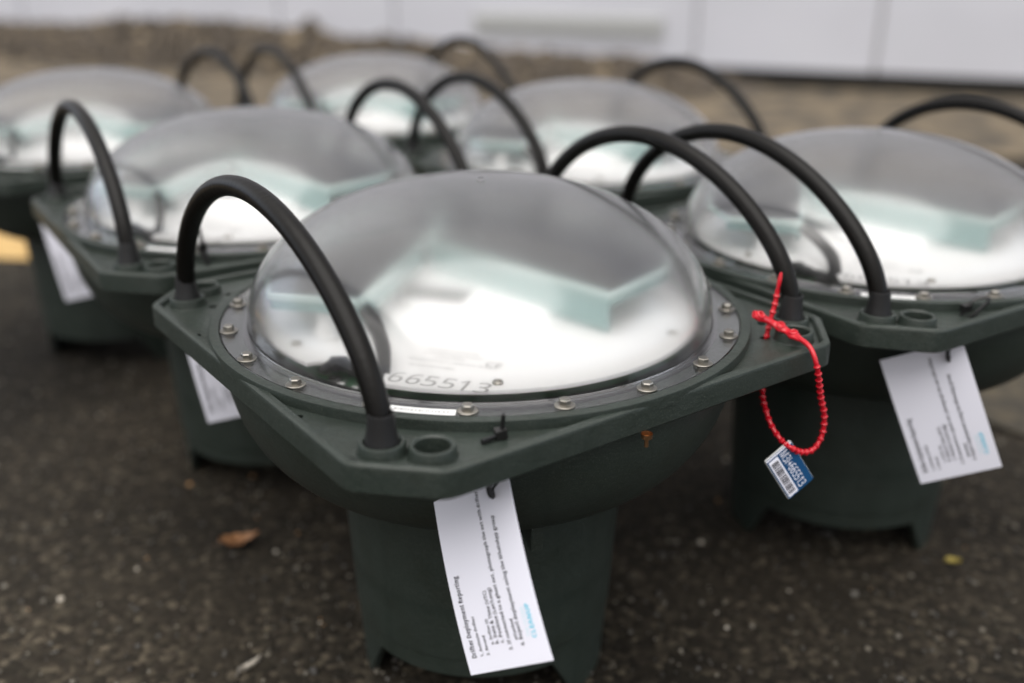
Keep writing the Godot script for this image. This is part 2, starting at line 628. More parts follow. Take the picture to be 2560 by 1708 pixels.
	for e in [[Vector2(-0.1125, 0.075), Vector2(-0.0585, 0.077), 0.006], [Vector2(-0.0585, 0.077), Vector2(-0.0497, -0.047), 0.010], [Vector2(-0.0455, -0.051), Vector2(0.0855, 0.0405), 0.0210], [Vector2(0.0855, 0.0405), Vector2(0.118, -0.014), 0.0050]]:
		var sk0 := PackedVector3Array()
		var d2: Vector2 = e[1] - e[0]
		box(sk0, U + Vector3((e[0].x + e[1].x) * 0.5, H - e[2] * 0.5 + 0.0002, (e[0].y + e[1].y) * 0.5), Vector3(d2.length(), e[2], 0.0022), Basis(Vector3.UP, -atan2(d2.y, d2.x)))
		part(t, "glass_skirt", mesh_of(sk0), M.skirt)
	var os := PackedVector3Array()
	lathe(os, [Vector2(0.0085, 0.003), Vector2(0.0065, 0.008), Vector2(0.0046, H), Vector2(0, H)], 24)
	var om := mesh_of(os)
	for v in [Vector2(-0.083, 0.066), Vector2(-0.11, 0.0), Vector2(0.07, -0.045), Vector2(0.09, -0.06), Vector2(-0.07, -0.09), Vector2(0.01, -0.105)]:
		part(t, "post", om, M.white, Transform3D(Basis.IDENTITY, U + Vector3(v.x, 0, v.y)))
	# black ribbon from the notch up to the corner of the panel, foam in the notch
	var rs := PackedVector3Array()
	tube(rs, curve([U + Vector3(-0.0335, -0.006, 0.125), U + Vector3(-0.0335, 0.006, 0.118), U + Vector3(-0.0365, 0.013, 0.108), U + Vector3(-0.046, 0.020, 0.091), U + Vector3(-0.056, 0.0245, 0.079)], 0.003), [0.0046], 10, 0.16, Vector3(-0.3, 0.35, 1.0))
	part(t, "ribbon_cable", mesh_of(rs), M.foam)
	var fs := PackedVector3Array()
	tube(fs, curve([U + Vector3(-0.0715, -0.003, 0.1115), U + Vector3(-0.066, 0.001, 0.1125), U + Vector3(-0.060, 0.0035, 0.112), U + Vector3(-0.053, 0.0015, 0.1135), U + Vector3(-0.044, -0.001, 0.117), U + Vector3(-0.035, -0.003, 0.1225)], 0.003), [0.002, 0.0036, 0.0034, 0.0050, 0.0038, 0.0046, 0.0036, 0.0044, 0.0034, 0.0042], 7)
	part(t, "foam_pad", mesh_of(fs), M.foam)
	# clear dome with its bolted flange
	var pr: Array = [Vector2(0.1472, -0.0022), Vector2(0.1499, -0.0022), Vector2(0.1499, 0.0028)]
	var hd := 0.0862
	for i in range(1, 40):
		var a := i / 39.0 * PI / 2
		pr.append(Vector2(0.1498 * pow(maxf(cos(a), 0.0), 0.953), 0.0030 + (hd - 0.0030) * pow(sin(a), 0.953)) if i < 39 else Vector2(0.0, hd))
	for i in range(39, -1, -1):
		var a := i / 39.0 * PI / 2
		pr.append(Vector2(0.1472 * pow(maxf(cos(a), 0.0), 0.953), (hd - 0.0026) * pow(sin(a), 0.953)) if i < 39 else Vector2(0.0, hd - 0.0026))
	pr.append(Vector2(0.1472, -0.0022))
	var ds := PackedVector3Array()
	lathe(ds, pr, 144, U)
	var dome := part(t, "clear_dome", mesh_of(ds, 50), M.clear)
	var fr := PackedVector3Array()
	lathe(fr, [Vector2(0.1503, -0.0022), Vector2(0.1668, -0.0022), Vector2(0.1670, 0.0006), Vector2(0.1664, 0.0010), Vector2(0.1508, 0.0010), Vector2(0.1503, 0.0006), Vector2(0.1503, -0.0022)], 144, U)
	part(dome, "dome_flange", mesh_of(fr, 50), M.clear_ring)
	var ns := PackedVector3Array()
	lathe(ns, [Vector2(0.0026, hd + 0.0001), Vector2(0.0026, hd + 0.0009), Vector2(0.0019, hd + 0.0013), Vector2(0, hd + 0.0011)], 20, U)
	part(dome, "moulding_nub", mesh_of(ns), M.clear)
	# bolts round the flange
	var bm := hex_bolt_mesh()
	var wv := PackedVector3Array()
	lathe(wv, [Vector2(0.0061, 0.0), Vector2(0.0061, 0.0006), Vector2(0.0056, 0.0010), Vector2(0.0030, 0.0011)], 28)
	var wm := mesh_of(wv)
	rng.seed = 7
	for k in 20:
		var a := 0.1348 + k * TAU / 20
		var at := U + Vector3(sin(a) * 0.1615, 0.0012, cos(a) * 0.1615)
		var b := part(t, "hex_bolt", bm, M.steel, Transform3D(Basis(Vector3.UP, rng.randf() * TAU).scaled(Vector3.ONE * 0.92), at + Vector3(0, 0.0008, 0)))
		part(b, "washer", wm, M.steel, Transform3D(Basis.IDENTITY, Vector3(0, -0.0009, 0)))
	# white sticker on the front of the ring
	var st := PackedVector3Array()
	var steps := 10
	for i in steps:
		var a0 := lerpf(-0.118, 0.098, float(i) / steps)
		var a1 := lerpf(-0.118, 0.098, float(i + 1) / steps)
		var d0 := Vector3(sin(a0), 0, cos(a0))
		var d1 := Vector3(sin(a1), 0, cos(a1))
		var y := Vector3(0, RY + 0.00118, 0)
		quad(st, d0 * 0.1668 + y, d1 * 0.1668 + y, d1 * 0.1600 + y, d0 * 0.1600 + y)
	var sk := part(t, "sticker", mesh_of(st), M.sticker)
	var sp := PackedVector3Array()
	rng.seed = 12
	var ang := -0.10
	while ang < 0.08:
		var l := rng.randf_range(0.003, 0.009)
		var d0 := Vector3(sin(ang), 0, cos(ang))
		var d1 := Vector3(sin(ang + l), 0, cos(ang + l))
		var y := Vector3(0, RY + 0.00135, 0)
		quad(sp, d0 * 0.1645 + y, d1 * 0.1645 + y, d1 * 0.1625 + y, d0 * 0.1625 + y)
		ang += l + rng.randf_range(0.003, 0.008)
	part(sk, "small_print", mesh_of(sp), M.print)
	# handles
	var cs2 := PackedVector3Array()
	lathe(cs2, [Vector2(0.0084, -0.002), Vector2(0.0086, -0.0005), Vector2(0.0083, 0.002), Vector2(0.0072, 0.008), Vector2(0.0066, 0.0155), Vector2(0.0063, 0.0165), Vector2(0.0058, 0.0165)], 32)
	var cm := mesh_of(cs2)
	for e in [[Vector2(-0.2, 0.0124), Vector2(-0.0124, 0.2)], [Vector2(0.0124, -0.2), Vector2(0.2, -0.0124)]]:
		var f0: Vector2 = e[0]
		var f1: Vector2 = e[1]
		var pts := PackedVector3Array()
		for i in 57:
			var th := PI * i / 56.0
			var c := cos(th)
			var v := f0.lerp(f1, 0.5 - 0.5 * c)
			pts.append(Vector3(v.x, RY + 0.002 + 0.095 * pow(sin(th), 0.98) * (1.0 + 0.09 * c - 0.11 * c * c), v.y))
		var hs := PackedVector3Array()
		tube(hs, pts, [0.0061], 18)
		var hn := part(t, "carry_handle", mesh_of(hs, 60), M.rubber)
		for f in [f0, f1]:
			part(hn, "cuff", cm, M.cuff, Transform3D(Basis.IDENTITY, U + Vector3(f.x, 0, f.y)))
	# fittings below the flange
	var bsq := PackedVector3Array()
	lathe(bsq, [Vector2(0.0016, -0.0265), Vector2(0.0017, -0.0205), Vector2(0.0042, -0.0200), Vector2(0.0044, -0.0168)], 16)
	part(t, "drain_fitting", mesh_of(bsq), M.brass, Transform3D(Basis.IDENTITY.scaled(Vector3(0.72, 0.8, 0.72)), U + Vector3(0.113, -0.0034, 0.1345)))
	var stub := PackedVector3Array()
	lathe(stub, [Vector2(0.0001, -0.0192), Vector2(0.0015, -0.019), Vector2(0.0015, -0.0164)], 12)
	var sbm := mesh_of(stub)
	for k in [0, 3, 17, 18]:
		var a: float = -0.1348 + k * TAU / 20
		part(t, "bolt_end", sbm, M.steel, Transform3D(Basis.IDENTITY, U + Vector3(sin(a) * 0.1665, 0, cos(a) * 0.1665)))
	var rib := PackedVector3Array()
	box(rib, Vector3(0.046, RY - 0.070, 0.100), Vector3(0.007, 0.075, 0.034), Basis(Vector3.UP, 0.43))
	part(t, "hull_rib", mesh_of(rib), M.green)
	return t

# ---------------------------------------------------------------- tags and ties
const CW := 0.0533
const CH := 0.0955
func bent(v: Vector2, lift: float) -> Vector3:
	var k := v.y / (CH * 0.5)
	return Vector3(v.x, v.y, -0.0024 * (k * k - 0.4) + 0.0008 * v.x / CW * k + lift)

func make_card() -> Node3D:
	var t := thing("paper_tag", Vector3.ZERO)
	var s := PackedVector3Array()
	var nx := 4
	var ny := 18
	for i in nx:
		for j in ny:
			var a := Vector2(lerpf(-CW / 2, CW / 2, float(i) / nx), lerpf(-CH / 2, CH / 2, float(j) / ny))
			var b := Vector2(lerpf(-CW / 2, CW / 2, float(i + 1) / nx), lerpf(-CH / 2, CH / 2, float(j + 1) / ny))
			quad(s, bent(a, 0), bent(Vector2(b.x, a.y), 0), bent(b, 0), bent(Vector2(a.x, b.y), 0))
			quad(s, bent(Vector2(a.x, b.y), -0.0006), bent(b, -0.0006), bent(Vector2(b.x, a.y), -0.0006), bent(a, -0.0006))
	for j in ny:
		var y0 := lerpf(-CH / 2, CH / 2, float(j) / ny)
		var y1 := lerpf(-CH / 2, CH / 2, float(j + 1) / ny)
		quad(s, bent(Vector2(CW / 2, y0), 0), bent(Vector2(CW / 2, y0), -0.0006), bent(Vector2(CW / 2, y1), -0.0006), bent(Vector2(CW / 2, y1), 0))
		quad(s, bent(Vector2(-CW / 2, y0), -0.0006), bent(Vector2(-CW / 2, y0), 0), bent(Vector2(-CW / 2, y1), 0), bent(Vector2(-CW / 2, y1), -0.0006))
	quad(s, bent(Vector2(-CW / 2, -CH / 2), -0.0006), bent(Vector2(CW / 2, -CH / 2), -0.0006), bent(Vector2(CW / 2, -CH / 2), 0), bent(Vector2(-CW / 2, -CH / 2), 0))
	quad(s, bent(Vector2(-CW / 2, CH / 2), 0), bent(Vector2(CW / 2, CH / 2), 0), bent(Vector2(CW / 2, CH / 2), -0.0006), bent(Vector2(-CW / 2, CH / 2), -0.0006))
	part(t, "card", mesh_of(s), M.paper)
	var put := func(v: Vector2) -> Vector3: return bent(v, 0.00018)
	var lines := [
		["Drifter Deployment Reporting", true, 0.155, 0.085, 0.525, 1.3], ["1. Activate Drifter", false, 0.225, 0.085, 0.30, 1.0], ["2. Record", false, 0.30, 0.085, 0.19, 1.0],
		["a. Drifter ID", false, 0.385, 0.135, 0.27, 1.0], ["b. Date & Time (UTC)", false, 0.455, 0.135, 0.415, 1.0], ["c. Position (Lat/Long)", false, 0.525, 0.135, 0.425, 1.0],
		["3. If connected to a ghost net, photograph the net with drifter", false, 0.605, 0.09, 0.935, 1.0], ["attached", false, 0.68, 0.135, 0.245, 1.0],
		["4. Report deployment using the WhatsApp group", false, 0.755, 0.10, 0.785, 1.0]]
	var ink := PackedVector3Array()
	for l in lines:
		lettering(ink, l[0], font(true), Vector2((l[2] - 0.5) * CW, (l[3] - 0.5) * CH), Vector2(0, 1), (l[4] - l[3]) * CH, put, l[5] * 1.12)
	part(t, "printed_text", mesh_of(ink), M.ink)
	var lg := PackedVector3Array()
	lettering(lg, "THE OCEAN", font(), Vector2(0.335 * CW, -0.36 * CH), Vector2(0, 1), 0.15 * CH, put)
	part(t, "logo_line", mesh_of(lg), M.cyan_pale)
	lg = PackedVector3Array()
	lettering(lg, "CLEANUP", font(true), Vector2(0.405 * CW, -0.37 * CH), Vector2(0, 1), 0.175 * CH, put)
	part(t, "logo_line", mesh_of(lg), M.cyan)
	return t

func make_tie(at: Transform3D, stub: Array, loop: Array, label: String) -> void:
	var t := thing("cable_tie", Vector3.ZERO)
	t.transform = at
	for c in [stub, loop]:
		var s := PackedVector3Array()
		tube(s, curve(c, 0.0015), [0.0017 if c == stub else 0.0021], 8, 0.7)
		part(t, "strap", mesh_of(s, 60), M.black_plastic)
	var k := PackedVector3Array()
	box(k, stub[mini(1, stub.size() - 1)] + Vector3(0, 0.0, 0.001), Vector3(0.0058, 0.0050, 0.005), Basis(Vector3(0.3, 1, 0.2).normalized(), 0.5))
	part(t, "tie_head", mesh_of(k), M.black_plastic)
	tag(t, label, "cable tie", "black ties that hold the paper tags")

func make_seal(at: Transform3D) -> void:
	var t := thing("security_seal", Vector3.ZERO)
	t.transform = at
	var main: Array = []
	for v in [[0.1945, 0.0030, 0.0180], [0.2010, 0.0030, 0.0315], [0.2062, 0.0012, 0.0420], [0.2105, -0.0090, 0.0465], [0.2162, -0.0312, 0.0377], [0.2205, -0.0461, 0.0334], [0.2205, -0.0595, 0.0334], [0.2154, -0.067, 0.0385], [0.2069, -0.0652, 0.047], [0.1996, -0.0590, 0.0543], [0.1949, -0.0581, 0.0480], [0.1888, -0.0516, 0.0425], [0.1847, -0.0434, 0.0353], [0.183, -0.0375, 0.0256], [0.1836, -0.0274, 0.0140], [0.1832, -0.0175, 0.0132], [0.183, -0.0090, 0.0126], [0.1837, -0.0036, 0.0112], [0.185, 0.0062, 0.0095], [0.1869, 0.0157, 0.0076], [0.1879, 0.0254, 0.0066]]:
		main.append(Vector3(v[0], v[1], v[2]))
	var pts := curve(main, 0.0004)
	var rad: Array = []
	var L := 0.0
	for i in pts.size():
		if i > 0:
			L += pts[i].distance_to(pts[i - 1])
		var ph := fposmod(L, 0.0052) / 0.0052
		var bead := exp(-pow((ph - 0.5) / 0.12, 2.0)) * 0.00075
		rad.append(0.00145 + (bead if L > 0.036 else 0.0003 * (1.0 - L / 0.036)))
	var s := PackedVector3Array()
	tube(s, pts, rad, 12)
	part(t, "beaded_strap", mesh_of(s, 45), M.red)
	var tip := curve([Vector3(0.1878, 0.0246, 0.0067), Vector3(0.1884, 0.0300, 0.0060), Vector3(0.1891, 0.0362, 0.0054)], 0.0006)
	rad = []
	for i in tip.size():
		var k := float(i) / (tip.size() - 1)
		rad.append(0.0012 + 0.0010 * sin(clampf(k * 1.6, 0, 1) * PI / 2) - 0.0011 * pow(k, 4))
	s = PackedVector3Array()
	tube(s, tip, rad, 12, 0.7)
	part(t, "pull_tip", mesh_of(s, 60), M.red)
	var hp := curve([Vector3(0.1735, 0.0128, 0.0190), Vector3(0.1800, 0.0098, 0.0170), Vector3(0.187, 0.0060, 0.0155), Vector3(0.1945, 0.0032, 0.0200), Vector3(0.2025, 0.0026, 0.0340)], 0.0005)
	rad = []
	for i in hp.size():
		var k := float(i) / (hp.size() - 1)
		rad.append(0.0024 + 0.0013 * maxf(maxf(exp(-pow((k - 0.10) / 0.09, 2)), exp(-pow((k - 0.48) / 0.08, 2))), exp(-pow((k - 0.76) / 0.08, 2))) - 0.0008 * smoothstep(0.88, 1.0, k))
	s = PackedVector3Array()
	tube(s, hp, rad, 14, 0.62, Vector3(0.2, 1, 0.6))
	var head := part(t, "locking_head", mesh_of(s, 60), M.red)
	for f in [0.10, 0.48, 0.76]:
		var i := int(f * (hp.size() - 1))
		var e := PackedVector3Array()
		lathe(e, [Vector2(0.0031, 0.0), Vector2(0.0027, 0.0013), Vector2(0.0021, 0.0017), Vector2(0.0015, 0.0013), Vector2(0.0014, 0.0003), Vector2(0, 0.0003)], 18)
		var d := (hp[i + 1] - hp[i]).normalized()
		var up := Vector3(0.2, 1, 0.75)
		up = (up - d * up.dot(d)).normalized()
		part(head, "eyelet", mesh_of(e), M.red, Transform3D(Basis(d, up, d.cross(up)), hp[i] + up * 0.0013))
	tag(t, "red plastic beaded security seal looped through the front buoy's right corner", "security seal")

func make_blue_tag(at: Transform3D) -> void:
	var t := thing("number_tag", Vector3.ZERO)
	t.transform = at
	var w := 0.0208
	var h := 0.0325
	var p := fillet(ccw(PackedVector2Array([Vector2(-w / 2, -h / 2), Vector2(w / 2, -h / 2), Vector2(w / 2, h / 2), Vector2(-w / 2, h / 2)])), 0.0012, 3)
	var turn := Transform3D(Basis(Vector3.RIGHT, PI / 2), Vector3.ZERO)    # (x, z) outlines upright: y comes from -z
	var mk := func(o: PackedVector2Array, z0: float, z1: float) -> ArrayMesh:
		var s := PackedVector3Array()
		wall(s, o, z0, o, z1)
		cap(s, o, z1)
		cap(s, o, z0, false)
		for i in s.size():
			s[i] = turn * s[i]
		return mesh_of(s)
	part(t, "plate_back", mk.call(p, -0.0016, -0.0003), M.sticker)
	part(t, "plate_face", mk.call(inset(p, 0.0003), -0.0003, 0.0002), M.blue)
	var rect := func(x0: float, x1: float, y0: float, y1: float, z: float, s: PackedVector3Array) -> void:
		quad(s, Vector3(x0, y0, z), Vector3(x1, y0, z), Vector3(x1, y1, z), Vector3(x0, y1, z))
	var s := PackedVector3Array()
	rect.call(-0.0093, -0.0022, -0.0150, 0.0140, 0.00035, s)
	rect.call(-0.0100, 0.0098, 0.0150, 0.0160, 0.00035, s)
	part(t, "printed_panel", mesh_of(s), M.paper)
	s = PackedVector3Array()
	rng.seed = 665
	var y := -0.0135
	while y < 0.0125:
		var l: float = [0.00025, 0.00025, 0.0005, 0.00075][rng.randi() % 4]
		rect.call(-0.0085, -0.0032, y, y + l, 0.0005, s)
		y += l + [0.00025, 0.0003, 0.0006][rng.randi() % 3]
	part(t, "barcode", mesh_of(s), M.ink)
	s = PackedVector3Array()
	var put := func(v: Vector2) -> Vector3: return Vector3(v.x, v.y, 0.00035)
	lettering(s, "M3i+665513", font(), Vector2(-0.0006, 0.0138), Vector2(0, -1), 0.0278, put, 1.55)
	part(t, "printed_number", mesh_of(s), M.paper)
	tag(t, "small blue and white barcode tag hanging from the red seal", "tag")

# ---------------------------------------------------------------- the place
func rock_mesh(sd: int, flat := 0.7) -> ArrayMesh:
	rng.seed = sd
	var s := PackedVector3Array()
	var t := (1.0 + sqrt(5.0)) / 2.0
	var v: Array[Vector3] = []
	for p in [Vector3(-1, t, 0), Vector3(1, t, 0), Vector3(-1, -t, 0), Vector3(1, -t, 0), Vector3(0, -1, t), Vector3(0, 1, t), Vector3(0, -1, -t), Vector3(0, 1, -t), Vector3(t, 0, -1), Vector3(t, 0, 1), Vector3(-t, 0, -1), Vector3(-t, 0, 1)]:
		v.append(p.normalized() * rng.randf_range(0.72, 1.15) * Vector3(1, flat, 1))
	for f in [[0, 11, 5], [0, 5, 1], [0, 1, 7], [0, 7, 10], [0, 10, 11], [1, 5, 9], [5, 11, 4], [11, 10, 2], [10, 7, 6], [7, 1, 8], [3, 9, 4], [3, 4, 2], [3, 2, 6], [3, 6, 8], [3, 8, 9], [4, 9, 5], [2, 4, 11], [6, 2, 10], [8, 6, 7], [9, 8, 1]]:
		tri(s, v[f[0]], v[f[1]], v[f[2]])
	return mesh_of(s, 25)

func scatter(called: String, mesh: Mesh, xf: Array, cols: Array, label: String, category: String, rough := 0.7) -> void:
	var mm := MultiMesh.new()
	mm.transform_format = MultiMesh.TRANSFORM_3D
	mm.use_colors = true
	mm.mesh = mesh
	mm.instance_count = xf.size()
	for i in xf.size():
		mm.set_instance_transform(i, xf[i])
		mm.set_instance_color(i, cols[i])
	var o := MultiMeshInstance3D.new()
	o.multimesh = mm
	var m := mat(Color.WHITE, rough)
	m.vertex_color_use_as_albedo = true
	o.material_override = m
	o.name = number(self, called)
	add_child(o, true)
	tag(o, label, category, "", "stuff")

func sheet(called: String, pts: Array, y: float, m: Material) -> void:
	var p := PackedVector2Array()
	for v in pts: p.append(v)
	var s := PackedVector3Array()
	cap(s, p, y)
	var o := part(self, called, mesh_of(s), m)
	tag(o, "", "", "", "structure")

const WO := Vector3(1.35, 0, -3.8)
func wall_at(s: float, y: float, out := 0.0) -> Vector3:      # s metres along the wall, out metres in front of it
	var d := Vector3(1, 0, 0.38).normalized()
	return WO + d * s + Vector3(0, y, 0) + Vector3(-d.z, 0, d.x) * out

func heap_height(s: float) -> float:
	var pts := [[-7.0, 0.15], [-4.6, 0.155], [-3.6, 0.16], [-3.35, 0.205], [-3.2, 0.18], [-3.05, 0.205], [-2.75, 0.19], [-2.5, 0.17], [-2.38, 0.215], [-2.27, 0.145], [-2.0, 0.14], [-1.6, 0.115], [-1.1, 0.10], [-0.72, 0.09], [-0.55, 0.02], [0.0, 0.0]]
	for i in pts.size() - 1:
		if s >= pts[i][0] and s < pts[i + 1][0]:
			return lerpf(pts[i][1], pts[i + 1][1], (s - pts[i][0]) / (pts[i + 1][0] - pts[i][0]))
	return 0.0

func make_place() -> void:
	# rough asphalt
	var g := StandardMaterial3D.new()
	g.albedo_texture = noise_tex(FastNoiseLite.TYPE_CELLULAR, 0.085, 1024, 4, ramp([[0.0, lin(0.020, 0.0172, 0.0134)], [0.30, lin(0.0245, 0.021, 0.0165)], [0.52, lin(0.031, 0.0266, 0.0208)], [0.70, lin(0.038, 0.0326, 0.0255)], [0.84, lin(0.049, 0.042, 0.033)], [0.93, lin(0.070, 0.060, 0.047)], [1.0, lin(0.12, 0.104, 0.082)]]), false, 1.0, FastNoiseLite.RETURN_CELL_VALUE, 1)
	g.detail_enabled = true
	g.detail_blend_mode = BaseMaterial3D.BLEND_MODE_MUL
	g.detail_albedo = noise_tex(FastNoiseLite.TYPE_SIMPLEX_SMOOTH, 0.006, 512, 9, ramp([[0.0, Color(0.5, 0.49, 0.47)], [0.35, Color(0.72, 0.71, 0.68)], [0.6, Color(0.88, 0.87, 0.84)], [1.0, Color(1, 0.98, 0.94)]]))
	g.detail_uv_layer = BaseMaterial3D.DETAIL_UV_2
	g.uv2_triplanar = true
	g.uv2_world_triplanar = true
	g.uv2_scale = Vector3(0.55, 0.55, 0.55)
	g.roughness = 0.85
	g.metallic_specular = 0.3
	g.heightmap_enabled = true
	g.heightmap_texture = noise_tex(FastNoiseLite.TYPE_CELLULAR, 0.085, 1024, 4, ramp([[0.0, Color.WHITE], [0.5, Color(0.75, 0.75, 0.75)], [1.0, Color.BLACK]]), false, 1.0, FastNoiseLite.RETURN_DISTANCE, 1)
	g.heightmap_scale = 0.18
	tri_plane(g, 2.1)
	sheet("ground", [Vector2(-40, -40), Vector2(40, -40), Vector2(40, 40), Vector2(-40, 40)], 0.0, g)
	# bare sandy strip in front of the building
	var sand := StandardMaterial3D.new()
	sand.albedo_texture = noise_tex(FastNoiseLite.TYPE_SIMPLEX, 0.012, 1024, 31, ramp([[0.0, lin(0.03, 0.026, 0.021)], [0.36, lin(0.065, 0.053, 0.038)], [0.52, lin(0.12, 0.094, 0.060)], [1.0, lin(0.20, 0.155, 0.098)]]))
	sand.roughness = 0.85
	tri_plane(sand, 0.45)
	var edge: Array = [wall_at(-9.0, 0, 0.01), wall_at(4.5, 0, 0.01)]
	var poly: Array = [Vector2(edge[0].x, edge[0].z), Vector2(edge[1].x, edge[1].z)]
	rng.seed = 3
	for i in 27:
		var x := 4.4 - i * 0.48
		poly.append(Vector2(x, -2.55 + minf(0.0, (x + 0.2) * 0.28) + rng.randf_range(-0.05, 0.05)))
	sheet("sandy_strip", poly, 0.004, sand)
	# worn yellow paint on the asphalt at the left
	var yel := StandardMaterial3D.new()
	yel.albedo_texture = noise_tex(FastNoiseLite.TYPE_SIMPLEX, 0.02, 512, 55, ramp([[0.0, lin(0.30, 0.19, 0.065)], [0.3, lin(0.42, 0.27, 0.09)], [0.6, lin(0.50, 0.33, 0.12)], [1.0, lin(0.54, 0.36, 0.15)]]))
	yel.roughness = 0.55
	tri_plane(yel, 1.3)
	sheet("painted_line", [Vector2(-2.6, -2.0), Vector2(-0.72, -1.83), Vector2(-0.69, -1.59), Vector2(-2.6, -1.77)], 0.004, yel)
	# faded paint on the asphalt at the right
	var faded := StandardMaterial3D.new()
	faded.albedo_texture = noise_tex(FastNoiseLite.TYPE_SIMPLEX, 0.03, 512, 91, ramp([[0.0, lin(0.016, 0.0135, 0.0095)], [0.45, lin(0.038, 0.031, 0.019)], [1.0, lin(0.075, 0.06, 0.034)]]))
	faded.roughness = 0.75
	tri_plane(faded, 1.6)
	sheet("faded_line", [Vector2(0.40, -1.16), Vector2(0.55, -0.965), Vector2(1.6, -0.86), Vector2(1.6, -1.42)], 0.004, faded)
	# white building
	var white := StandardMaterial3D.new()
	white.albedo_texture = noise_tex(FastNoiseLite.TYPE_SIMPLEX_SMOOTH, 0.004, 512, 61, ramp([[0.0, lin(0.50, 0.51, 0.56)], [0.5, lin(0.56, 0.57, 0.625)], [1.0, lin(0.60, 0.61, 0.66)]]))
	white.roughness = 0.45
	tri_plane(white, 0.5)
	var seam := mat(lin(0.42, 0.41, 0.39), 0.6)
	var shade := mat(lin(0.03, 0.028, 0.024), 0.85)
	var wall_yaw := -atan2(0.38, 1.0)
	var b := thing("white_building", wall_at(0, 0), wall_yaw)
	tag(b, "white panel clad building with a grey louvre low in its wall", "building")
	var edges := [-9.0, -7.2, -5.6, -4.05, -2.561, -1.988, -0.69, -0.026, 1.25, 2.6, 4.5]
	for i in edges.size() - 1:
		var s := PackedVector3Array()
		var x0: float = edges[i] + 0.006
		var x1: float = edges[i + 1] - 0.006
		var y0 := 0.070 if i > 5 else 0.085
		var proud := 0.012 if i == 6 else 0.0
		box(s, Vector3((x0 + x1) * 0.5, (y0 + 5.2) * 0.5, -0.02 + proud * 0.5), Vector3(x1 - x0, 5.2 - y0, 0.04 + proud))
		part(b, "wall_panel", mesh_of(s), white)
		if i > 0:
			s = PackedVector3Array()
			box(s, Vector3(edges[i], 2.63, -0.03), Vector3(0.03, 5.1, 0.03))
			part(b, "seam_strip", mesh_of(s), seam)
	var f := PackedVector3Array()
	box(f, Vector3(-2.25, 0.04, -0.06), Vector3(13.5, 0.09, 0.06))
	box(f, Vector3(-2.25, 2.6, -2.05), Vector3(13.5, 5.2, 3.9))
	part(b, "foundation", mesh_of(f), shade)
	var lv := PackedVector3Array()
	box(lv, Vector3(-1.218, 0.205, 0.004), Vector3(0.80, 0.088, 0.008))
	var louvre := part(b, "louvre", mesh_of(lv), mat(lin(0.40, 0.41, 0.41), 0.5))
	for i in 5:
		var s := PackedVector3Array()
		box(s, Vector3(-1.218, 0.172 + i * 0.0165, 0.012), Vector3(0.78, 0.004, 0.014), Basis(Vector3.RIGHT, 0.6))
		part(louvre, "slat", mesh_of(s), mat(lin(0.5, 0.51, 0.51), 0.5))
	# bank of dirt and rubble against the wall
	var bank := PackedVector3Array()
	var st := -8.5
	while st < -0.5:
		var a := st
		var c := st + 0.1
		var ha := heap_height(a) * 0.86
		var hc := heap_height(c) * 0.86
		quad(bank, wall_at(a, -0.01, 0.42), wall_at(c, -0.01, 0.42), wall_at(c, hc * 0.55, 0.18), wall_at(a, ha * 0.55, 0.18))
		quad(bank, wall_at(a, ha * 0.55, 0.18), wall_at(c, hc * 0.55, 0.18), wall_at(c, hc, 0.015), wall_at(a, ha, 0.015))
		st += 0.1
	var dirt := StandardMaterial3D.new()
	dirt.albedo_texture = noise_tex(FastNoiseLite.TYPE_SIMPLEX, 0.03, 512, 71, ramp([[0.0, lin(0.025, 0.021, 0.016)], [0.5, lin(0.075, 0.062, 0.048)], [1.0, lin(0.14, 0.11, 0.08)]]))
	dirt.roughness = 0.95
	tri_plane(dirt, 1.5)
	var bk := part(self, "dirt_bank", mesh_of(bank), dirt)
	tag(bk, "", "", "", "structure")
	var xf: Array = []
	var cols: Array = []
	rng.seed = 19
	for i in 4200:
		var s := rng.randf_range(-6.0, -0.55)
		var o := pow(rng.randf(), 1.4) * 0.46 + 0.02
		var h := heap_height(s) * 0.9 * clampf(1.0 - o / 0.45, 0.0, 1.0)
		var r := rng.randf_range(0.006, 0.022) * (1.0 + 0.6 * float(rng.randf() < 0.08))
		xf.append(Transform3D(Basis(Vector3(rng.randf() - 0.5, 1, rng.randf() - 0.5).normalized(), rng.randf() * TAU).scaled(Vector3.ONE * r), wall_at(s, h + r * 0.3, o)))
		var k := rng.randf_range(0.6, 1.5)
		cols.append(Color(0.085 * k, 0.070 * k, 0.055 * k) if rng.randf() < 0.85 else Color(0.19 * k, 0.15 * k, 0.10 * k))
	scatter("rubble", rock_mesh(5), xf, cols, "brown rubble and clods piled along the foot of the white wall", "rubble", 0.95)
	# loose grit on the asphalt
	xf = []
	cols = []
	rng.seed = 23
	for i in 26000:
		var x := rng.randf_range(-1.5, 1.6)
		var z := -0.28 - pow(rng.randf(), 1.3) * 2.4
		var r := 0.0009 + 0.0022 * pow(rng.randf(), 2.5)
		if rng.randf() < 0.006:
			r = rng.randf_range(0.003, 0.0048)
		xf.append(Transform3D(Basis(Vector3(rng.randf() - 0.5, 1, rng.randf() - 0.5).normalized(), rng.randf() * TAU).scaled(Vector3(r, r * 0.8, r)), Vector3(x, r * 0.35, z)))
		var k := rng.randf()
		if k < 0.62:
			cols.append(Color(0.027, 0.0235, 0.0185) * rng.randf_range(0.7, 1.6))
		elif k < 0.955:
			cols.append(Color(0.09, 0.08, 0.062) * rng.randf_range(0.6, 1.5))
		elif k < 0.988:
			cols.append(Color(0.34, 0.31, 0.26) * rng.randf_range(0.7, 1.3))
		else:
			cols.append(Color(0.36, 0.20, 0.08) * rng.randf_range(0.6, 1.2))
	scatter("loose_grit", rock_mesh(9, 0.85), xf, cols, "loose grit and small stones lying over the asphalt", "grit", 0.45)

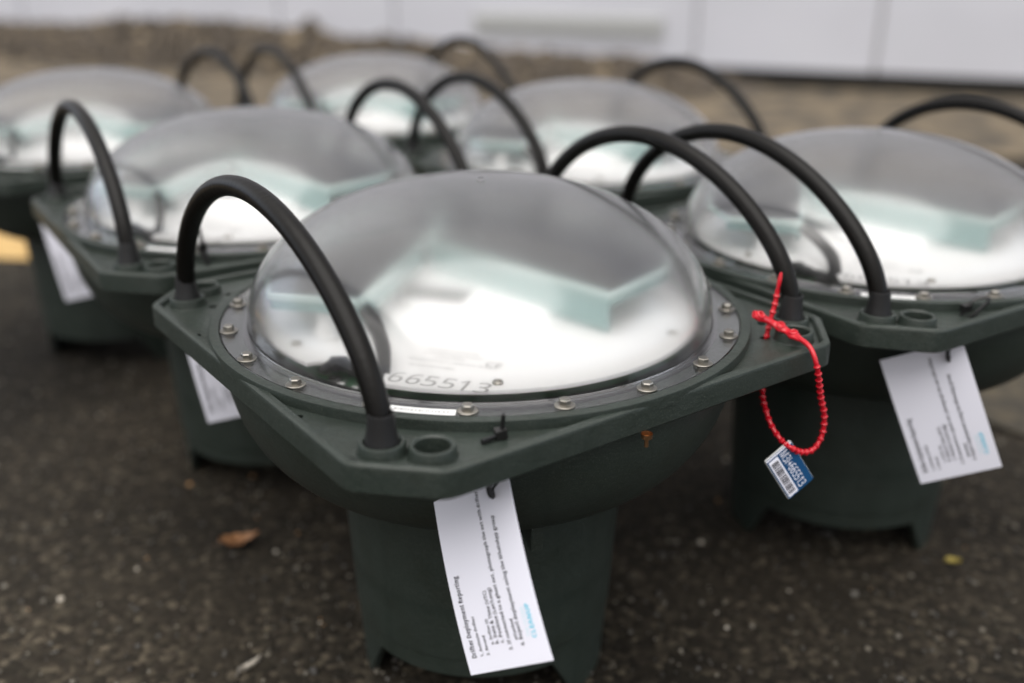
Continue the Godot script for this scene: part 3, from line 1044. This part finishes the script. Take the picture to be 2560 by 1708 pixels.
func make_leaf(at: Vector3, turn: float, size: Vector2, col: Color, called: String, label: String, category: String) -> void:
	var t := thing(called, at, turn)
	var s := PackedVector3Array()
	var n := 10
	for i in n:
		for sd in [-1.0, 1.0]:
			var f0 := float(i) / n
			var f1 := float(i + 1) / n
			var w0 := sin(pow(f0, 0.8) * PI) * size.y * 0.5 * (1.0 + 0.18 * sin(f0 * 23.0 + sd))
			var w1 := sin(pow(f1, 0.8) * PI) * size.y * 0.5 * (1.0 + 0.18 * sin(f1 * 23.0 + sd))
			var h := func(f: float, k: float) -> float: return 0.002 + 0.006 * pow(f - 0.4, 2) * 4.0 * size.x / 0.04 + 0.003 * k
			var a := Vector3((f0 - 0.5) * size.x, h.call(f0, 0.0), 0)
			var b := Vector3((f1 - 0.5) * size.x, h.call(f1, 0.0), 0)
			var c := Vector3((f1 - 0.5) * size.x, h.call(f1, 1.0), w1 * sd)
			var d := Vector3((f0 - 0.5) * size.x, h.call(f0, 1.0), w0 * sd)
			var e := Vector3(0, -0.0004, 0)
			if sd > 0:
				quad(s, a, d, c, b)
				quad(s, a + e, b + e, c + e, d + e)
			else:
				quad(s, a, b, c, d)
				quad(s, a + e, d + e, c + e, b + e)
	var m := StandardMaterial3D.new()
	m.albedo_texture = noise_tex(FastNoiseLite.TYPE_SIMPLEX, 0.03, 128, 3, ramp([[0.0, col.darkened(0.35)], [0.5, col], [1.0, col.lightened(0.25)]]))
	m.roughness = 0.6
	tri_plane(m, 30.0, false)
	part(t, "blade", mesh_of(s), m)
	var st := PackedVector3Array()
	tube(st, curve([Vector3(-size.x * 0.62, 0.002, 0.001), Vector3(-size.x * 0.4, 0.003, 0), Vector3(0, 0.0030, 0), Vector3(size.x * 0.4, 0.004, 0)], 0.003), [0.0005], 6)
	part(t, "midrib", mesh_of(st), mat(col.darkened(0.4), 0.6))
	tag(t, label, category)

func _ready() -> void:
	# camera
	var cam := Camera3D.new()
	cam.name = "camera"
	cam.fov = 37.48
	cam.near = 0.02
	cam.far = 200.0
	cam.position = Vector3(0, 0.4851, 0)
	cam.rotation = Vector3(-0.3711, 0, 0.0048)
	add_child(cam)
	var at := CameraAttributesPhysical.new()
	at.frustum_focal_length = 35.4
	at.frustum_focus_distance = 0.56
	at.exposure_aperture = 2.6
	cam.attributes = at
	cam.fov = 37.48
	# overcast sky
	var env := Environment.new()
	env.background_mode = Environment.BG_SKY
	var sky := Sky.new()
	var sm := ProceduralSkyMaterial.new()
	sm.sky_top_color = Color(0.945, 0.97, 1.0)
	sm.sky_horizon_color = Color(0.62, 0.65, 0.71)
	sm.sky_curve = 0.2
	sm.ground_horizon_color = Color(0.35, 0.34, 0.33)
	sm.ground_bottom_color = Color(0.25, 0.24, 0.23)
	sm.sky_energy_multiplier = 1.0
	sky.sky_material = sm
	env.sky = sky
	env.tonemap_mode = Environment.TONE_MAPPER_LINEAR
	env.tonemap_exposure = 2.25
	env.sdfgi_enabled = true
	env.ssao_enabled = true
	env.ssil_enabled = true
	var we := WorldEnvironment.new()
	we.name = "world"
	we.environment = env
	add_child(we)
	var sun := DirectionalLight3D.new()
	sun.name = "sun"
	sun.light_energy = 0.5
	sun.light_color = Color(1.0, 0.985, 0.97)
	sun.light_angular_distance = 70.0
	sun.shadow_enabled = true
	sun.rotation_degrees = Vector3(-72, -20, 0)
	add_child(sun)

	make_materials()
	make_place()

	# buoys: the first is built, the others are copies
	var grp := "dark green drifting buoys with clear domes"
	var spots := [
		[Vector3(-0.0202, 0, -0.6282), -0.149, "dark green domed buoy nearest the camera, with red seal on its corner"],
		[Vector3(-0.2366, 0, -0.9197), -0.1964, "dark green domed buoy directly behind the front one's left handle"],
		[Vector3(0.2935, 0, -0.8131), -0.2133, "dark green domed buoy at the right edge, cut off by the frame"],
		[Vector3(0.0822, 0, -1.1464), -0.19, "dark green domed buoy in the middle, behind the front buoy's right handle"],
		[Vector3(-0.510, 0, -1.235), -0.13, "dark green domed buoy at the far left beside the yellow painted line"],
		[Vector3(-0.1925, 0, -1.44), -0.19, "dark green domed buoy farthest back, before the rubble and the louvre"]]
	var first := make_buoy()
	for i in spots.size():
		var o: Node3D = first
		if i > 0:
			o = first.duplicate()
			o.name = number(self, "drifting_buoy")
			add_child(o, true)
		o.position = spots[i][0]
		o.rotation.y = spots[i][1]
		tag(o, spots[i][2], "buoy", grp)
		if i > 0:
			rng.seed = 100 + i
			for c in o.get_children():
				if String(c.name).begins_with("carry_handle"):
					var axis := Vector3(1, 0, 1).normalized()
					var pivot := Vector3(-0.106, RY, 0.106) if String(c.name) == "carry_handle" else Vector3(0.106, RY, -0.106)
					var b := Basis(axis, 0.09 if i == 2 and String(c.name) != "carry_handle" else -0.10 if i == 4 and String(c.name) != "carry_handle" else rng.randf_range(-0.04, 0.04))
					c.transform = Transform3D(b, pivot - b * pivot)

	# paper tags and their ties
	var U := Vector3(0, RY, 0)
	var card := make_card()
	var places := [
		[0, Vector3(0.0368, -0.0750, 0.1897), Vector3(-0.326, -0.5479, 0.564), "white printed paper tag hanging below the front buoy's near corner"],
		[2, Vector3(0.0391, -0.0718, 0.1895), Vector3(-0.0127, -0.1086, 0.4161), "white printed paper tag hanging below the right-hand buoy"],
		[1, Vector3(0.0500, -0.0790, 0.1860), Vector3(-0.10, 0.30, 0.18), "white printed paper tag half hidden by the front buoy's left edge"],
		[4, Vector3(0.0690, -0.0850, 0.1880), Vector3(-0.08, 0.34, 0.16), "white printed paper tag at the far left, half hidden by a buoy flange"]]
	var ties := ["black cable tie through the front buoy's near corner, above its paper tag", "black cable tie with a tall loop on the right-hand buoy", "black cable tie with upright ends seen inside the front buoy's left handle", "black cable tie holding the paper tag at the far left"]
	for i in places.size():
		var p: Array = places[i]
		var c: Node3D = card
		if i > 0:
			c = card.duplicate()
			c.name = number(self, "paper_tag")
			add_child(c, true)
		var buoy := Transform3D(Basis(Vector3.UP, spots[p[0]][1]), spots[p[0]][0])
		c.transform = buoy * Transform3D(Basis.from_euler(p[2]), U + p[1])
		tag(c, p[3], "paper tag", "white paper tags tied to the buoys")
		var hole: Vector3 = (Transform3D(Basis.from_euler(p[2]), U + p[1])) * Vector3(0.0155, 0.0395, 0)
		var z := 0.176
		var stub: Array = [U + Vector3(0.0428, 0.0085, z), U + Vector3(0.0415, -0.0015, z), U + Vector3(0.0385, -0.0025, z + 0.004), U + Vector3(0.0335, -0.0028, z + 0.009)]
		if i == 1:
			stub = [U + Vector3(0.043, -0.0075, z), U + Vector3(0.046, 0.001, z - 0.001), U + Vector3(0.0520, 0.0068, z - 0.002), U + Vector3(0.0600, 0.0075, z - 0.003), U + Vector3(0.0560, 0.0020, z), U + Vector3(0.048, -0.0055, z + 0.003), U + Vector3(0.043, -0.0075, z + 0.002)]
		elif i == 2:
			stub = [U + Vector3(0.034, 0.025, z), U + Vector3(0.0365, 0.010, z), U + Vector3(0.040, -0.0075, z), U + Vector3(0.036, 0.004, z + 0.002), U + Vector3(0.028, 0.0105, z + 0.002), U + Vector3(0.021, 0.0095, z + 0.002)]
		var loop: Array = [U + Vector3(0.0405, -0.0095, z), U + Vector3(0.0415, -0.022, z + 0.001), hole + Vector3(-0.0012, 0.004, 0.003), hole + Vector3(0.0, -0.0015, 0.0028), hole + Vector3(0.0010, 0.0, -0.002), U + Vector3(0.0445, -0.022, z - 0.003), U + Vector3(0.043, -0.0095, z)]
		make_tie(buoy, stub, loop, ties[i])

	var front := Transform3D(Basis(Vector3.UP, spots[0][1]), spots[0][0] + U)
	make_seal(front)
	make_blue_tag(front * Transform3D(Basis.from_euler(Vector3(-0.1334, 0.4815, 0.5681)), Vector3(0.2007, -0.0749, 0.0534)))

	make_leaf(Vector3(-0.236, 0.002, -0.752), 0.15, Vector2(0.034, 0.019), lin(0.22, 0.095, 0.032), "fallen_leaf", "curled orange-brown leaf on the asphalt left of the front buoy", "leaf")
	make_leaf(Vector3(-0.187, 0.002, -0.588), 0.75, Vector2(0.020, 0.006), lin(0.36, 0.33, 0.28), "bark_sliver", "pale sliver of bark on the asphalt at the lower left", "bark")
	make_leaf(Vector3(0.373, 0.002, -0.725), -0.3, Vector2(0.013, 0.010), lin(0.38, 0.30, 0.06), "fallen_leaf", "tiny yellow leaf on the asphalt below the right-hand buoy", "leaf")
